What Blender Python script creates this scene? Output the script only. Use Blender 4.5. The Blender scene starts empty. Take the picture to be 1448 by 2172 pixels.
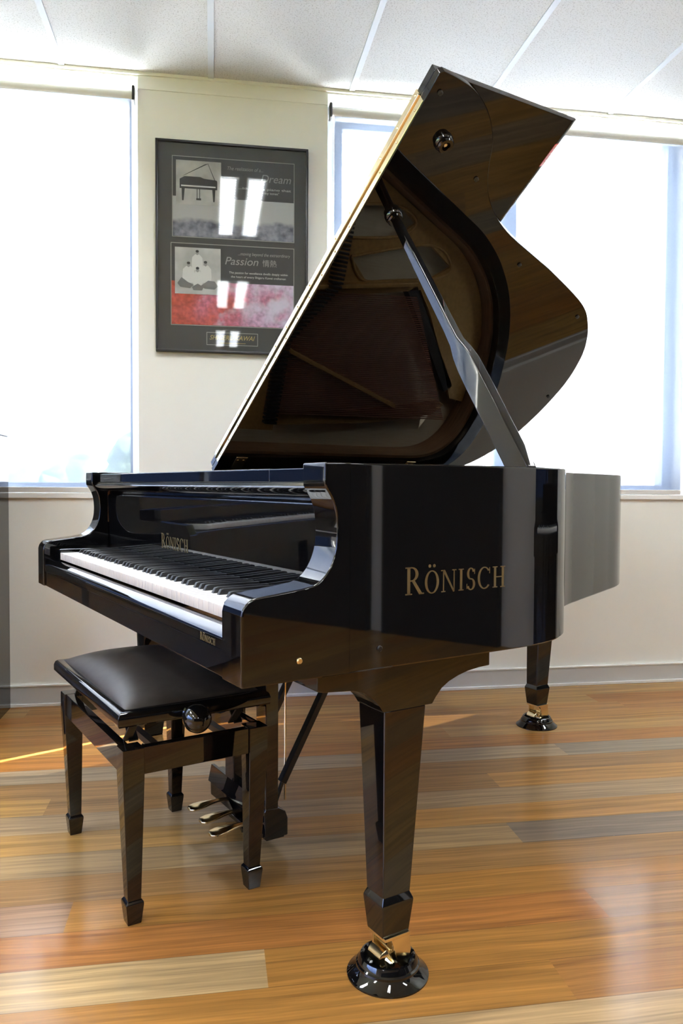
import bpy, bmesh, math, random
from mathutils import Vector, Matrix
random.seed(7)
R=math.radians
SC=bpy.context.scene; COL=SC.collection
# ------------------------------------------------------------------ materials
def newmat(name):
    m=bpy.data.materials.new(name); m.use_nodes=True
    nt=m.node_tree; b=nt.nodes['Principled BSDF']; return m,nt,b
def pmat(name,col,rough=.5,metal=0.,ior=1.5,coat=0.,coatr=.03,emit=None,es=0.,spec=None):
    m,nt,b=newmat(name)
    b.inputs['Base Color'].default_value=(*col,1); b.inputs['Roughness'].default_value=rough
    b.inputs['Metallic'].default_value=metal; b.inputs['IOR'].default_value=ior
    b.inputs['Coat Weight'].default_value=coat; b.inputs['Coat Roughness'].default_value=coatr
    if emit: b.inputs['Emission Color'].default_value=(*emit,1); b.inputs['Emission Strength'].default_value=es
    return m
def noise_tint(m,scale,c1,c2,coord='Object',bump=0.,bscale=None,stretch=(1,1,1),detail=4,dist=.002):
    nt=m.node_tree; b=nt.nodes['Principled BSDF']; L=nt.links
    tc=nt.nodes.new('ShaderNodeTexCoord'); mp=nt.nodes.new('ShaderNodeMapping'); mp.inputs['Scale'].default_value=stretch
    L.new(tc.outputs[coord],mp.inputs['Vector'])
    n=nt.nodes.new('ShaderNodeTexNoise'); n.inputs['Scale'].default_value=scale; n.inputs['Detail'].default_value=detail
    L.new(mp.outputs[0],n.inputs['Vector'])
    r=nt.nodes.new('ShaderNodeValToRGB'); r.color_ramp.elements[0].position=.35; r.color_ramp.elements[1].position=.65
    r.color_ramp.elements[0].color=(*c1,1); r.color_ramp.elements[1].color=(*c2,1)
    L.new(n.outputs['Fac'],r.inputs[0]); L.new(r.outputs[0],b.inputs['Base Color'])
    if bump:
        n2=nt.nodes.new('ShaderNodeTexNoise'); n2.inputs['Scale'].default_value=bscale or scale
        L.new(mp.outputs[0],n2.inputs['Vector'])
        bp=nt.nodes.new('ShaderNodeBump'); bp.inputs['Strength'].default_value=bump; bp.inputs['Distance'].default_value=dist
        L.new(n2.outputs['Fac'],bp.inputs['Height']); L.new(bp.outputs[0],b.inputs['Normal'])
    return m
M={}
M['black']=pmat('black_polyester',(.0035,.0035,.0038),.028,ior=1.62)
M['brass']=pmat('polished_brass',(.86,.73,.46),.16,1.)
M['goldplate']=noise_tint(pmat('gold_iron_plate',(.5,.3,.1),.45,.15),60,(.50,.27,.075),(.62,.35,.11),bump=.1,bscale=400)
M['gilt']=pmat('gilt_lettering',(.17,.125,.055),.42,.35)
M['giltdim']=pmat('darker_gilt_lettering',(.16,.125,.06),.45,.3)  # slightly darker gilt for the key slip lettering
M['ivory']=pmat('white_key_plastic',(.86,.85,.81),.18)
M['keyfront']=pmat('white_key_front_plastic',(.74,.71,.65),.3)
M['ebony']=pmat('black_key_plastic',(.018,.018,.02),.38)
M['felt']=noise_tint(pmat('grey_felt',(.12,.12,.12),.95),200,(.03,.03,.03),(.06,.06,.06))
M['copper']=pmat('copper_wound_string',(.36,.15,.09),.42,.6)
M['steel']=pmat('steel_wire',(.45,.42,.38),.3,1.)
M['darksteel']=pmat('dark_steel',(.03,.03,.032),.35,.6)
M['rimwood']=noise_tint(pmat('rim_veneer',(.3,.15,.07),.35),9,(.30,.15,.07),(.46,.25,.12),stretch=(1,1,12))
M['spruce']=noise_tint(pmat('spruce_soundboard',(.6,.42,.22),.4),14,(.88,.76,.54),(.94,.84,.62),stretch=(14,1,1))
M['leather']=noise_tint(pmat('bench_leather',(.03,.025,.02),.42),40,(.040,.033,.027),(.052,.043,.036),bump=.12,bscale=700,dist=.0006)
M['redfelt']=pmat('red_felt',(.35,.03,.02),.9)
M['rubber']=pmat('rubber',(.02,.02,.02),.5)
M['wall']=noise_tint(pmat('cream_wall_paint',(.80,.77,.69),.6),3,(.825,.83,.775),(.84,.845,.79),bump=.08,bscale=250,dist=.0008)
M['base']=pmat('grey_skirting',(.58,.585,.57),.45)
M['alu']=pmat('aluminium_frame',(.42,.46,.52),.45,.25)
M['tbar']=pmat('ceiling_bar',(.60,.65,.72),.5)
M['trimwhite']=pmat('white_trim',(.82,.82,.80),.5)
M['rollerc']=pmat('blind_roller',(.70,.69,.66),.6)
M['plasticblk']=pmat('black_plastic',(.02,.02,.022),.4)
M['dark']=pmat('dark_room_black',(.012,.012,.014),.8)  # near-black colour standing in for the darkness of the room behind the camera
M['mat']=noise_tint(pmat('charcoal_mount_board',(.05,.05,.052),.85),300,(.070,.072,.070),(.084,.086,.084))
M['frameblk']=pmat('picture_frame_black',(.01,.01,.012),.3)
M['silverline']=pmat('silver_line',(.42,.42,.40),.5)
M['greytext']=pmat('grey_print',(.36,.36,.36),.6)
M['palettext']=pmat('pale_print',(.62,.62,.62),.6)
M['goldprint']=pmat('gold_print',(.55,.42,.16),.5)
M['photoback']=noise_tint(pmat('pale_grey_print',(.55,.55,.53),.6),14,(.42,.42,.41),(.60,.60,.58))
M['inkdark']=pmat('dark_ink',(.03,.03,.03),.6)
M['inkmid']=pmat('mid_grey_ink',(.2,.2,.2),.6)
M['inkpale']=pmat('white_ink',(.72,.72,.70),.6)
M['skin_ink']=pmat('grey_skin_ink',(.33,.33,.32),.6)
M['red']=pmat('red_sticker',(.72,.07,.05),.4)
M['white']=pmat('white_sticker_print',(.85,.6,.55),.4)
M['foliage']=noise_tint(pmat('leaves',(.1,.2,.06),.8),4,(.12,.16,.10),(.22,.28,.17))
M['bark']=pmat('bark',(.15,.11,.08),.9)
def mirror_black_lid():
    m,nt,b=newmat('black_polyester_lid')
    b.inputs['Base Color'].default_value=(.0035,.003,.0028,1); b.inputs['Roughness'].default_value=.02; b.inputs["IOR"].default_value=1.58
    return m
M['lid']=mirror_black_lid()
def glass_pane(name,tint=(1,1,1)):
    m=bpy.data.materials.new(name); m.use_nodes=True; nt=m.node_tree; nt.nodes.clear(); L=nt.links
    o=nt.nodes.new('ShaderNodeOutputMaterial'); mx=nt.nodes.new('ShaderNodeMixShader'); t=nt.nodes.new('ShaderNodeBsdfTransparent'); g=nt.nodes.new('ShaderNodeBsdfGlossy')
    g.inputs['Roughness'].default_value=.02; t.inputs['Color'].default_value=(*tint,1)
    lw=nt.nodes.new('ShaderNodeLayerWeight'); pw=nt.nodes.new('ShaderNodeMath'); pw.operation='POWER'; pw.inputs[1].default_value=5; L.new(lw.outputs['Facing'],pw.inputs[0])
    f=nt.nodes.new('ShaderNodeMath'); f.operation='MULTIPLY_ADD'; L.new(pw.outputs[0],f.inputs[0]); f.inputs[1].default_value=.95; f.inputs[2].default_value=.03
    lw.inputs['Blend'].default_value=.5; L.new(f.outputs[0],mx.inputs[0]); L.new(t.outputs[0],mx.inputs[1]); L.new(g.outputs[0],mx.inputs[2]); L.new(mx.outputs[0],o.inputs[0]); return m
M['glass']=glass_pane('window_glass'); M['picglass']=glass_pane('picture_glass',(.94,.95,.95))
def blind_mat():
    m=bpy.data.materials.new('sheer_roller_fabric'); m.use_nodes=True; nt=m.node_tree; nt.nodes.clear(); L=nt.links
    o=nt.nodes.new('ShaderNodeOutputMaterial'); mx=nt.nodes.new('ShaderNodeMixShader'); t=nt.nodes.new('ShaderNodeBsdfTransparent')
    tr=nt.nodes.new('ShaderNodeBsdfTranslucent'); df=nt.nodes.new('ShaderNodeBsdfDiffuse'); m2=nt.nodes.new('ShaderNodeMixShader'); m2.inputs[0].default_value=.5
    tr.inputs['Color'].default_value=(.038,.05,.075,1); df.inputs['Color'].default_value=(.26,.28,.32,1)
    tc=nt.nodes.new('ShaderNodeTexCoord'); mp=nt.nodes.new('ShaderNodeMapping'); mp.inputs['Scale'].default_value=(320,1,90)
    n=nt.nodes.new('ShaderNodeTexNoise'); n.inputs['Scale'].default_value=1; n.inputs['Detail'].default_value=1
    r=nt.nodes.new('ShaderNodeMapRange'); r.inputs['From Min'].default_value=.3; r.inputs['From Max'].default_value=.7; r.inputs['To Min'].default_value=.95; r.inputs['To Max'].default_value=.90
    L.new(tc.outputs['Object'],mp.inputs[0]); L.new(mp.outputs[0],n.inputs['Vector']); L.new(n.outputs['Fac'],r.inputs['Value'])
    L.new(r.outputs[0],mx.inputs[0]); L.new(t.outputs[0],mx.inputs[1]); L.new(tr.outputs[0],m2.inputs[1]); L.new(df.outputs[0],m2.inputs[2]); L.new(m2.outputs[0],mx.inputs[2]); L.new(mx.outputs[0],o.inputs[0]); return m
M['blind']=blind_mat()
def ceil_mat():
    m,nt,b=newmat('acoustic_tile'); L=nt.links; b.inputs['Roughness'].default_value=.9
    tc=nt.nodes.new('ShaderNodeTexCoord'); v=nt.nodes.new('ShaderNodeTexVoronoi'); v.inputs['Scale'].default_value=75
    n=nt.nodes.new('ShaderNodeTexNoise'); n.inputs['Scale'].default_value=180; n.inputs['Detail'].default_value=3
    L.new(tc.outputs['Object'],v.inputs['Vector']); L.new(tc.outputs['Object'],n.inputs['Vector'])
    r=nt.nodes.new('ShaderNodeValToRGB'); r.color_ramp.elements[0].position=.36; r.color_ramp.elements[0].color=(.44,.45,.45,1); r.color_ramp.elements[1].position=.46; r.color_ramp.elements[1].color=(.59,.605,.615,1)
    L.new(n.outputs['Fac'],r.inputs[0]); 
    r2=nt.nodes.new('ShaderNodeValToRGB'); r2.color_ramp.elements[0].position=.10; r2.color_ramp.elements[0].color=(.72,.72,.72,1); r2.color_ramp.elements[1].position=.2
    L.new(v.outputs['Distance'],r2.inputs[0]); mm=nt.nodes.new('ShaderNodeMixRGB'); mm.blend_type='MULTIPLY'; mm.inputs[0].default_value=1
    L.new(r.outputs[0],mm.inputs[1]); L.new(r2.outputs[0],mm.inputs[2]); L.new(mm.outputs[0],b.inputs['Base Color'])
    bp=nt.nodes.new('ShaderNodeBump'); bp.inputs['Strength'].default_value=.3; bp.inputs['Distance'].default_value=.002; L.new(n.outputs['Fac'],bp.inputs['Height']); L.new(bp.outputs[0],b.inputs['Normal'])
    return m
M['ceil']=ceil_mat()
def floor_mat():
    m,nt,b=newmat('spotted_gum_boards'); L=nt.links
    N=lambda t:nt.nodes.new(t)
    uv=N('ShaderNodeUVMap'); uv.uv_map='UVMap'
    at=N('ShaderNodeAttribute'); at.attribute_name='tone'; sh=N('ShaderNodeAttribute'); sh.attribute_name='shift'
    # uv in metres, shifted per board
    add=N('ShaderNodeVectorMath'); add.operation='ADD'; L.new(uv.outputs[0],add.inputs[0]); L.new(sh.outputs['Vector'],add.inputs[1])
    mp=N('ShaderNodeMapping'); mp.inputs['Scale'].default_value=(.9,28,1); L.new(add.outputs[0],mp.inputs[0])
    # waviness of the grain
    w=N('ShaderNodeTexNoise'); w.inputs['Scale'].default_value=2.2; w.inputs['Detail'].default_value=2; L.new(add.outputs[0],w.inputs['Vector'])
    ws=N('ShaderNodeVectorMath'); ws.operation='MULTIPLY_ADD'; L.new(w.outputs['Color'],ws.inputs[0]); ws.inputs[1].default_value=(0,1.6,0); L.new(mp.outputs[0],ws.inputs[2])
    n1=N('ShaderNodeTexNoise'); n1.inputs['Scale'].default_value=1.6; n1.inputs['Detail'].default_value=6; n1.inputs['Roughness'].default_value=.62; n1.inputs['Distortion'].default_value=.5; L.new(ws.outputs[0],n1.inputs['Vector'])
    mp2=N('ShaderNodeMapping'); mp2.inputs['Scale'].default_value=(2.2,120,1); L.new(add.outputs[0],mp2.inputs[0])
    n2=N('ShaderNodeTexNoise'); n2.inputs['Scale'].default_value=1.5; n2.inputs['Detail'].default_value=3; L.new(mp2.outputs[0],n2.inputs['Vector'])
    rmp=N('ShaderNodeMapRange'); rmp.inputs['From Min'].default_value=.25; rmp.inputs['From Max'].default_value=.78; rmp.inputs['To Min'].default_value=.33; rmp.inputs['To Max'].default_value=.93; L.new(n1.outputs['Fac'],rmp.inputs['Value'])
    rm2=N('ShaderNodeMapRange'); rm2.inputs['From Min'].default_value=.3; rm2.inputs['From Max'].default_value=.7; rm2.inputs['To Min'].default_value=.80; rm2.inputs['To Max'].default_value=1.12; L.new(n2.outputs['Fac'],rm2.inputs['Value'])
    mu=N('ShaderNodeMath'); mu.operation='MULTIPLY'; L.new(rmp.outputs[0],mu.inputs[0]); L.new(rm2.outputs[0],mu.inputs[1])
    sc=N('ShaderNodeVectorMath'); sc.operation='SCALE'; L.new(at.outputs['Color'],sc.inputs[0]); L.new(mu.outputs[0],sc.inputs['Scale'])
    # dark gum veins
    mp3=N('ShaderNodeMapping'); mp3.inputs['Scale'].default_value=(.9,26,1); mp3.inputs['Location'].default_value=(5,3,0); L.new(add.outputs[0],mp3.inputs[0])
    n3=N('ShaderNodeTexNoise'); n3.inputs['Scale'].default_value=1.1; n3.inputs['Detail'].default_value=4; L.new(mp3.outputs[0],n3.inputs['Vector'])
    r3=N('ShaderNodeValToRGB'); r3.color_ramp.elements[0].position=.68; r3.color_ramp.elements[1].position=.78; r3.color_ramp.elements[0].color=(1,1,1,1); r3.color_ramp.elements[1].color=(.42,.34,.28,1); L.new(n3.outputs['Fac'],r3.inputs[0])
    mx=N('ShaderNodeMixRGB'); mx.blend_type='MULTIPLY'; mx.inputs[0].default_value=1; L.new(sc.outputs[0],mx.inputs[1]); L.new(r3.outputs[0],mx.inputs[2])
    # seam lines between boards : v metres across the board
    sp=N('ShaderNodeSeparateXYZ'); L.new(uv.outputs[0],sp.inputs[0])
    ab=N('ShaderNodeMath'); ab.operation='ABSOLUTE'; L.new(sp.outputs['Y'],ab.inputs[0])
    ls=N('ShaderNodeMapRange'); ls.inputs['From Min'].default_value=.0588; ls.inputs['From Max'].default_value=.0598; ls.inputs['To Min'].default_value=1.; ls.inputs['To Max'].default_value=.45; L.new(ab.outputs[0],ls.inputs['Value'])
    s2=N('ShaderNodeVectorMath'); s2.operation='SCALE'; L.new(mx.outputs[0],s2.inputs[0]); L.new(ls.outputs[0],s2.inputs['Scale'])
    L.new(s2.outputs[0],b.inputs['Base Color'])
    b.inputs['Roughness'].default_value=.55; b.inputs['Specular IOR Level'].default_value=.25; b.inputs['Coat Weight'].default_value=.6; b.inputs['Coat Roughness'].default_value=.15; b.inputs['Coat IOR'].default_value=1.45
    bp=N('ShaderNodeBump'); bp.inputs['Strength'].default_value=.15; bp.inputs['Distance'].default_value=.001; L.new(n1.outputs['Fac'],bp.inputs['Height']); L.new(bp.outputs[0],b.inputs['Normal'])
    return m
M['floor']=floor_mat()
def landscape_mat(name,lo,hi,sky,zsplit,amp,scale=30):
    m,nt,b=newmat(name); L=nt.links; N=lambda t:nt.nodes.new(t); b.inputs['Roughness'].default_value=.6
    tc=N('ShaderNodeTexCoord'); n=N('ShaderNodeTexNoise'); n.inputs['Scale'].default_value=scale; n.inputs['Detail'].default_value=6; L.new(tc.outputs['Object'],n.inputs['Vector'])
    r=N('ShaderNodeValToRGB'); r.color_ramp.elements[0].position=.32; r.color_ramp.elements[1].position=.68; r.color_ramp.elements[0].color=(*lo,1); r.color_ramp.elements[1].color=(*hi,1); L.new(n.outputs['Fac'],r.inputs[0])
    n2=N('ShaderNodeTexNoise'); n2.inputs['Scale'].default_value=12; n2.inputs['Detail'].default_value=4; L.new(tc.outputs['Object'],n2.inputs['Vector'])
    sp=N('ShaderNodeSeparateXYZ'); L.new(tc.outputs['Object'],sp.inputs[0])
    ma=N('ShaderNodeMath'); ma.operation='MULTIPLY_ADD'; L.new(n2.outputs['Fac'],ma.inputs[0]); ma.inputs[1].default_value=-amp; L.new(sp.outputs['Z'],ma.inputs[2])
    mr=N('ShaderNodeMapRange'); mr.inputs['From Min'].default_value=zsplit-amp*.5-.008; mr.inputs['From Max'].default_value=zsplit-amp*.5+.012; L.new(ma.outputs[0],mr.inputs['Value'])
    mx=N('ShaderNodeMixRGB'); L.new(mr.outputs[0],mx.inputs[0]); L.new(r.outputs[0],mx.inputs[1]); mx.inputs[2].default_value=(*sky,1); L.new(mx.outputs[0],b.inputs['Base Color']); return m
# ------------------------------------------------------------------ mesh helpers
class B:
    def __init__(s): s.bm=bmesh.new(); s.fil=[]
    def faces_of(s,vs,fs,bevel=None,seg=2,ang=25,skip=None):
        V=[s.bm.verts.new(v) for v in vs]; F=[s.bm.faces.new([V[i] for i in f]) for f in fs]
        if bevel:
            s.bm.normal_update(); E=set()
            bmesh.ops.recalc_face_normals(s.bm,faces=F)
            for f in F:
                for e in f.edges:
                    if len(e.link_faces)==2 and e.calc_face_angle(0)>R(ang) and not (skip and skip(e)): E.add(e)
            if E: bmesh.ops.bevel(s.bm,geom=list(E),offset=bevel,segments=seg,profile=.5,affect='EDGES',clamp_overlap=True)
        return s
    def box(s,x0,x1,y0,y1,z0,z1,bevel=None,seg=2,T=None):
        vs=[(x,y,z) for x in (x0,x1) for y in (y0,y1) for z in (z0,z1)]
        if T: vs=[T(*v) for v in vs]
        fs=[(0,1,3,2),(4,6,7,5),(0,4,5,1),(2,3,7,6),(0,2,6,4),(1,5,7,3)]
        return s.faces_of(vs,fs,bevel,seg)
    def prism(s,poly,axis,a0,a1,bevel=None,seg=2,T=None,ang=25,skip=None):
        n=len(poly); vs=[]
        for a in (a0,a1):
            for p in poly:
                v={'x':(a,p[0],p[1]),'y':(p[0],a,p[1]),'z':(p[0],p[1],a)}[axis]
                vs.append(T(*v) if T else v)
        fs=[tuple(range(n)),tuple(range(2*n-1,n-1,-1))]+[(i,(i+1)%n+0,(i+1)%n+n,i+n) for i in range(n)]
        return s.faces_of(vs,fs,bevel,seg,ang,skip)
    def loft(s,rings,cap=True,closed=True,bevel=None,seg=2,ang=25):
        n=len(rings[0]); vs=[p for r in rings for p in r]; fs=[]
        for k in range(len(rings)-1):
            for i in range(n if closed else n-1):
                j=(i+1)%n; fs.append((k*n+i,k*n+j,(k+1)*n+j,(k+1)*n+i))
        if cap: fs+= [tuple(range(n))[::-1],tuple(range((len(rings)-1)*n,len(rings)*n))]
        return s.faces_of(vs,fs,bevel,seg,ang)
    def lathe(s,prof,c=(0,0,0),n=40,axis='z',M_=None):
        rings=[]
        for r,z in prof:
            ring=[]
            for i in range(n):
                a=2*math.pi*i/n; v=Vector((r*math.cos(a),r*math.sin(a),z))
                if axis=='x': v=Vector((v.z,v.x,v.y))
                if axis=='y': v=Vector((v.x,v.z,v.y))
                if M_: v=M_@v
                ring.append(tuple(v+Vector(c)))
            rings.append(ring)
        return s.loft(rings,cap=True)
    def tube(s,pts,r,n=10,close=False):
        pts=[Vector(p) for p in pts]; rings=[]
        rs=r if isinstance(r,(list,tuple)) else [r]*len(pts)
        up=Vector((0,0,1))
        for i,p in enumerate(pts):
            d=(pts[min(i+1,len(pts)-1)]-pts[max(i-1,0)]).normalized()
            a=up if abs(d.dot(up))<.95 else Vector((1,0,0)); u=d.cross(a).normalized(); v=d.cross(u)
            rings.append([tuple(p+rs[i]*(u*math.cos(2*math.pi*k/n)+v*math.sin(2*math.pi*k/n))) for k in range(n)])
        return s.loft(rings)
    def bar(s,a,b,w,h,side=(0,0,1),bevel=None):
        a=Vector(a); b=Vector(b); d=(b-a).normalized(); u=d.cross(Vector(side)).normalized(); v=u.cross(d)
        return s.loft([[tuple(p+u*x*w/2+v*y*h/2) for x,y in ((-1,-1),(1,-1),(1,1),(-1,1))] for p in (a,b)],bevel=bevel)
    def build(s,name,mat,parent=None,ang=32,T=None,off=None,smooth=True):
        bm=s.bm; bmesh.ops.recalc_face_normals(bm,faces=bm.faces[:])
        if T:
            for v in bm.verts: v.co=T(*v.co)
            bmesh.ops.recalc_face_normals(bm,faces=bm.faces[:])
        if off:
            for v in bm.verts: v.co-=Vector(off)
        me=bpy.data.meshes.new(name); bm.to_mesh(me); bm.free()
        if smooth:
            me.shade_smooth(); me.set_sharp_from_angle(angle=R(ang))
        mats=mat if isinstance(mat,list) else [mat]
        for q in mats: me.materials.append(M[q] if isinstance(q,str) else q)
        o=bpy.data.objects.new(name,me); COL.objects.link(o)
        if parent: o.parent=parent
        if smooth:
            w_=o.modifiers.new('weighted_normal','WEIGHTED_NORMAL'); w_.mode='FACE_AREA'; w_.weight=100; w_.thresh=.01; w_.keep_sharp=True
        return o
def thing(name,label,cat,loc=(0,0,0),rz=0,group=None):
    o=bpy.data.objects.new(name,None); COL.objects.link(o); o.location=loc; o.rotation_euler=(0,0,rz); o.empty_display_size=.1
    o['label']=label; o['category']=cat
    if group: o['group']=group
    return o
def tag(o,label,cat,group=None,kind=None):
    o['label']=label; o['category']=cat
    if group: o['group']=group
    if kind: o['kind']=kind
    return o
def struct(o): o['kind']='structure'; return o
def dup(o,parent=None,name=None):
    c=o.copy(); COL.objects.link(c); c.parent=parent
    for ch in [k for k in bpy.data.objects if k.parent==o]: dup(ch,c)
    return c
def spline(pts,n,closed=False):
    P=[Vector(p) for p in pts]; out=[]
    for i in range(len(P)-1):
        p0=P[max(i-1,0)];p1=P[i];p2=P[i+1];p3=P[min(i+2,len(P)-1)]
        # centripetal-ish catmull rom
        for k in range(n):
            t=k/n
            out.append(.5*((2*p1)+(-p0+p2)*t+(2*p0-5*p1+4*p2-p3)*t*t+(-p0+3*p1-3*p2+p3)*t**3))
    out.append(P[-1]); return out
def resample(P,step):
    out=[P[0]]; d=0
    for i in range(1,len(P)):
        a,b=P[i-1],P[i]; L=(b-a).length
        if L<1e-9: continue
        while d+L>=step:
            t=(step-d)/L; a=a.lerp(b,t); out.append(a.copy()); L=(b-a).length; d=0
        d+=L
    if (out[-1]-P[-1]).length>step*.3: out.append(P[-1])
    else: out[-1]=P[-1]
    return out
def offset2d(P,d):
    out=[]
    for i,p in enumerate(P):
        t=(P[min(i+1,len(P)-1)]-P[max(i-1,0)]); t=Vector((t.x,t.y)).normalized(); out.append(Vector((p.x-t.y*d,p.y+t.x*d)))
    return out
# ------------------------------------------------------------------ frame constants (room axes; piano turned by -PA)
PA=R(66.977)
def toroom(x,y,z=0): c,s=math.cos(PA),math.sin(PA); return Vector((x*c+y*s,-x*s+y*c,z))
YW=1.46; HC=2.622
X0,X1,Y0=-3.8,3.6,-6.6
# ================================================================== SETTING
# floor -------------------------------------------------------------
def make_floor():
    me=bpy.data.meshes.new('floor'); vs=[];fs=[];tone=[];shift=[];uvs=[]
    PW=.12; rows=[]; k0=int((Y0-.093)/PW)-1; k1=int((YW+.1-.093)/PW)+1
    pal=[(.64,.30,.060),(.60,.245,.045),(.68,.37,.10),(.56,.215,.045),(.62,.29,.065),(.50,.26,.08),(.66,.33,.08),(.62,.27,.06)]
    def add(xa,xb,yc,c,sh):
        i=len(vs); h=PW/2
        vs.extend([(xa,yc-h,0),(xb,yc-h,0),(xb,yc+h,0),(xa,yc+h,0)]); fs.append((i,i+1,i+2,i+3)); tone.append(c); shift.append(sh)
        uvs.extend([(xa,-h),(xb,-h),(xb,h),(xa,h)])
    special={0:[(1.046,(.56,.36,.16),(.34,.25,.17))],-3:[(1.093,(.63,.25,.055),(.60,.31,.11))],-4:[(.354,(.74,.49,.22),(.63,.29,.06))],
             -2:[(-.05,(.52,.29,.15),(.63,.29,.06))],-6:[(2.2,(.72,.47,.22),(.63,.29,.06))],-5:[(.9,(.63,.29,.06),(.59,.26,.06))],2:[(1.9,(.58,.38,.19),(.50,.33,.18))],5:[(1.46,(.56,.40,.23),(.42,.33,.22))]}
    rnd=random.Random(11)
    for k in range(k0,k1+1):
        yc=.093+PW*k-PW/2
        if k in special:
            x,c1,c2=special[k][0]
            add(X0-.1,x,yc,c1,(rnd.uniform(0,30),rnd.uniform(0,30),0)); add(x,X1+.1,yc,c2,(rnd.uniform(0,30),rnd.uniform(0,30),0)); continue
        x=X0-.1-rnd.uniform(0,1.5)
        while x<X1+.1:
            L=rnd.uniform(1.1,3.4); c=rnd.choice(pal); xa=max(x,X0-.1); xb=min(x+L,X1+.1)
            if xb-xa>.01: add(xa,xb,yc,c,(rnd.uniform(0,30),rnd.uniform(0,30),0))
            x+=L
    me.from_pydata(vs,[],fs); me.update()
    a=me.attributes.new('tone','FLOAT_COLOR','CORNER'); b=me.attributes.new('shift','FLOAT_VECTOR','FACE'); u=me.uv_layers.new(name='UVMap')
    for i,f in enumerate(me.polygons):
        b.data[i].vector=shift[i]
        for li in f.loop_indices: a.data[li].color=(*tone[i],1)
    for i,q in enumerate(uvs): u.data[i].uv=q
    me.materials.append(M['floor']); o=bpy.data.objects.new('floor',me); COL.objects.link(o); struct(o)
make_floor()
T=.25
# window openings in the back wall : X ranges, sill and head
SILL,HEAD=.885,2.604
W1=(-2.6,-.052); W2=(.742,2.452)
def wall_with_holes(name,axis,pos,thick,a0,a1,holes,z1=HC,mat='wall'):
    # boxes around rectangular holes; axis 'y': wall plane at Y=pos spanning X
    b=B(); xs=sorted(holes); cur=a0
    def bx(p,q,za,zb):
        if q-p<1e-4 or zb-za<1e-4: return
        if axis=='y': b.box(p,q,min(pos,pos+thick),max(pos,pos+thick),za,zb)
        else: b.box(min(pos,pos+thick),max(pos,pos+thick),p,q,za,zb)
    for (p,q,za,zb) in xs:
        bx(cur,p,0,z1); bx(p,q,0,za); bx(p,q,zb,z1); cur=q
    bx(cur,a1,0,z1)
    return struct(b.build(name,mat,smooth=False))
wall_with_holes('wall_back','y',YW,T,X0-T,X1+T,[(*W1,SILL,HEAD),(*W2,SILL,HEAD)])
LW=[(-3.6,.2,.75,2.4)]   # left wall window
wall_with_holes('wall_left','x',X0,-T,Y0,YW,LW)
wall_with_holes('wall_right','x',X1,T,Y0,YW,[])
b=B(); b.box(X1-.06,X1,-6.5,-2.55,0,2.5,bevel=.003); b.box(X1-.06,X1,-2.44,-1.66,0,2.5,bevel=.003); dd=b.build('added_dark_panel','dark',smooth=False); struct(dd)  # unseen dark panels added so the rim side mirrors black around a pale gap
b=B(); b.box(X0-T,X1+T,Y0-T,Y0,0,HC); struct(b.build('wall_front','dark',smooth=False))
b=B(); b.box(X0-T,X1+T,Y0-T,YW+T,HC,HC+.1); struct(b.build('ceiling','ceil',smooth=False))
# ceiling grid bars and wall trims
b=B(); x=.262-.6*6
while x<X1: 
    b.box(x-.012,x+.012,Y0,YW,HC-.004,HC+.001,bevel=.001); x+=.5975
y=.26+1.2-.6
for y in (.60,-.6,-1.8,-3.0,-4.2,-5.4): b.box(X0,X1,y-.012,y+.012,HC-.0035,HC+.001)
struct(b.build('trim_1','tbar',smooth=False))
b=B(); b.box(X0,X1,YW-.012,YW,HC-.012,HC); b.box(W1[1],W2[0],YW-.004,YW,2.555,HC-.012,bevel=.001); struct(b.build('trim_2','wall',smooth=False))
b=B(); b.box(X0,X1,YW-.012,YW,0.012,.084,bevel=.002); struct(b.build('baseboard_back','base',smooth=False))
b=B(); b.box(X0,X1,YW-.02,YW,0,.013,bevel=.002); b.box(X0,X1,YW-.016,YW,.0835,.090,bevel=.001); struct(b.build('trim_3','trimwhite',smooth=False))
b=B(); b.box(X0,X0+.012,Y0,YW,0,.09); struct(b.build('baseboard_left','base',smooth=False))
# sills
for i,(w,n) in enumerate(((W1,4),(W2,5))):
    b=B(); b.box(w[0]-.005,w[1]+.005,YW-.012,YW+.09,SILL-.022,SILL,bevel=.002); struct(b.build('trim_%d'%n,'trimwhite',smooth=False))
def window(n,parts,w):
    r=bpy.data.objects.new('window_%d'%n,None); COL.objects.link(r); r['kind']='structure'
    b=B()
    for q in parts: b.box(*q,bevel=.003,seg=1)
    b.build('window_frame','alu',r,smooth=False)
    return r
Yf=YW+.11
FW=.045
def frame(n,w,sashes,mull):
    P=[]; x0,x1=w; z0,z1=SILL+.0,HEAD
    P+= [(x0,x0+FW,Yf,Yf+.07,z0,z1),(x1-FW,x1,Yf,Yf+.07,z0,z1),(x0+FW,x1-FW,Yf,Yf+.07,z1-FW,z1),(x0+FW,x1-FW,Yf,Yf+.07,z0,z0+FW)]
    for m in mull: P.append((m-.035,m+.035,Yf,Yf+.07,z0+FW,z1-FW))
    r=window(n,P,w)
    b=B(); 
    for (a,c) in sashes:
        s=.03; zt=z1-FW-.025; zb=z0+FW+.005
        b.box(a,a+s,Yf-.018,Yf+.03,zb,zt,bevel=.002); b.box(c-s,c,Yf-.018,Yf+.03,zb,zt,bevel=.002); b.box(a+s,c-s,Yf-.018,Yf+.03,zt-s,zt,bevel=.002); b.box(a+s,c-s,Yf-.018,Yf+.03,zb,zb+s,bevel=.002)
    if sashes: b.build('sash','alu',r,smooth=False)
    b=B(); b.box(x0+FW*.5,x1-FW*.5,Yf+.035,Yf+.041,z0+FW*.5,z1-FW*.5); b.build('pane','glass',r,smooth=False)
frame(1,W1,[],[-1.35])
frame(2,W2,[(W2[0]+FW+.004,1.575)],[1.612])
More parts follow.
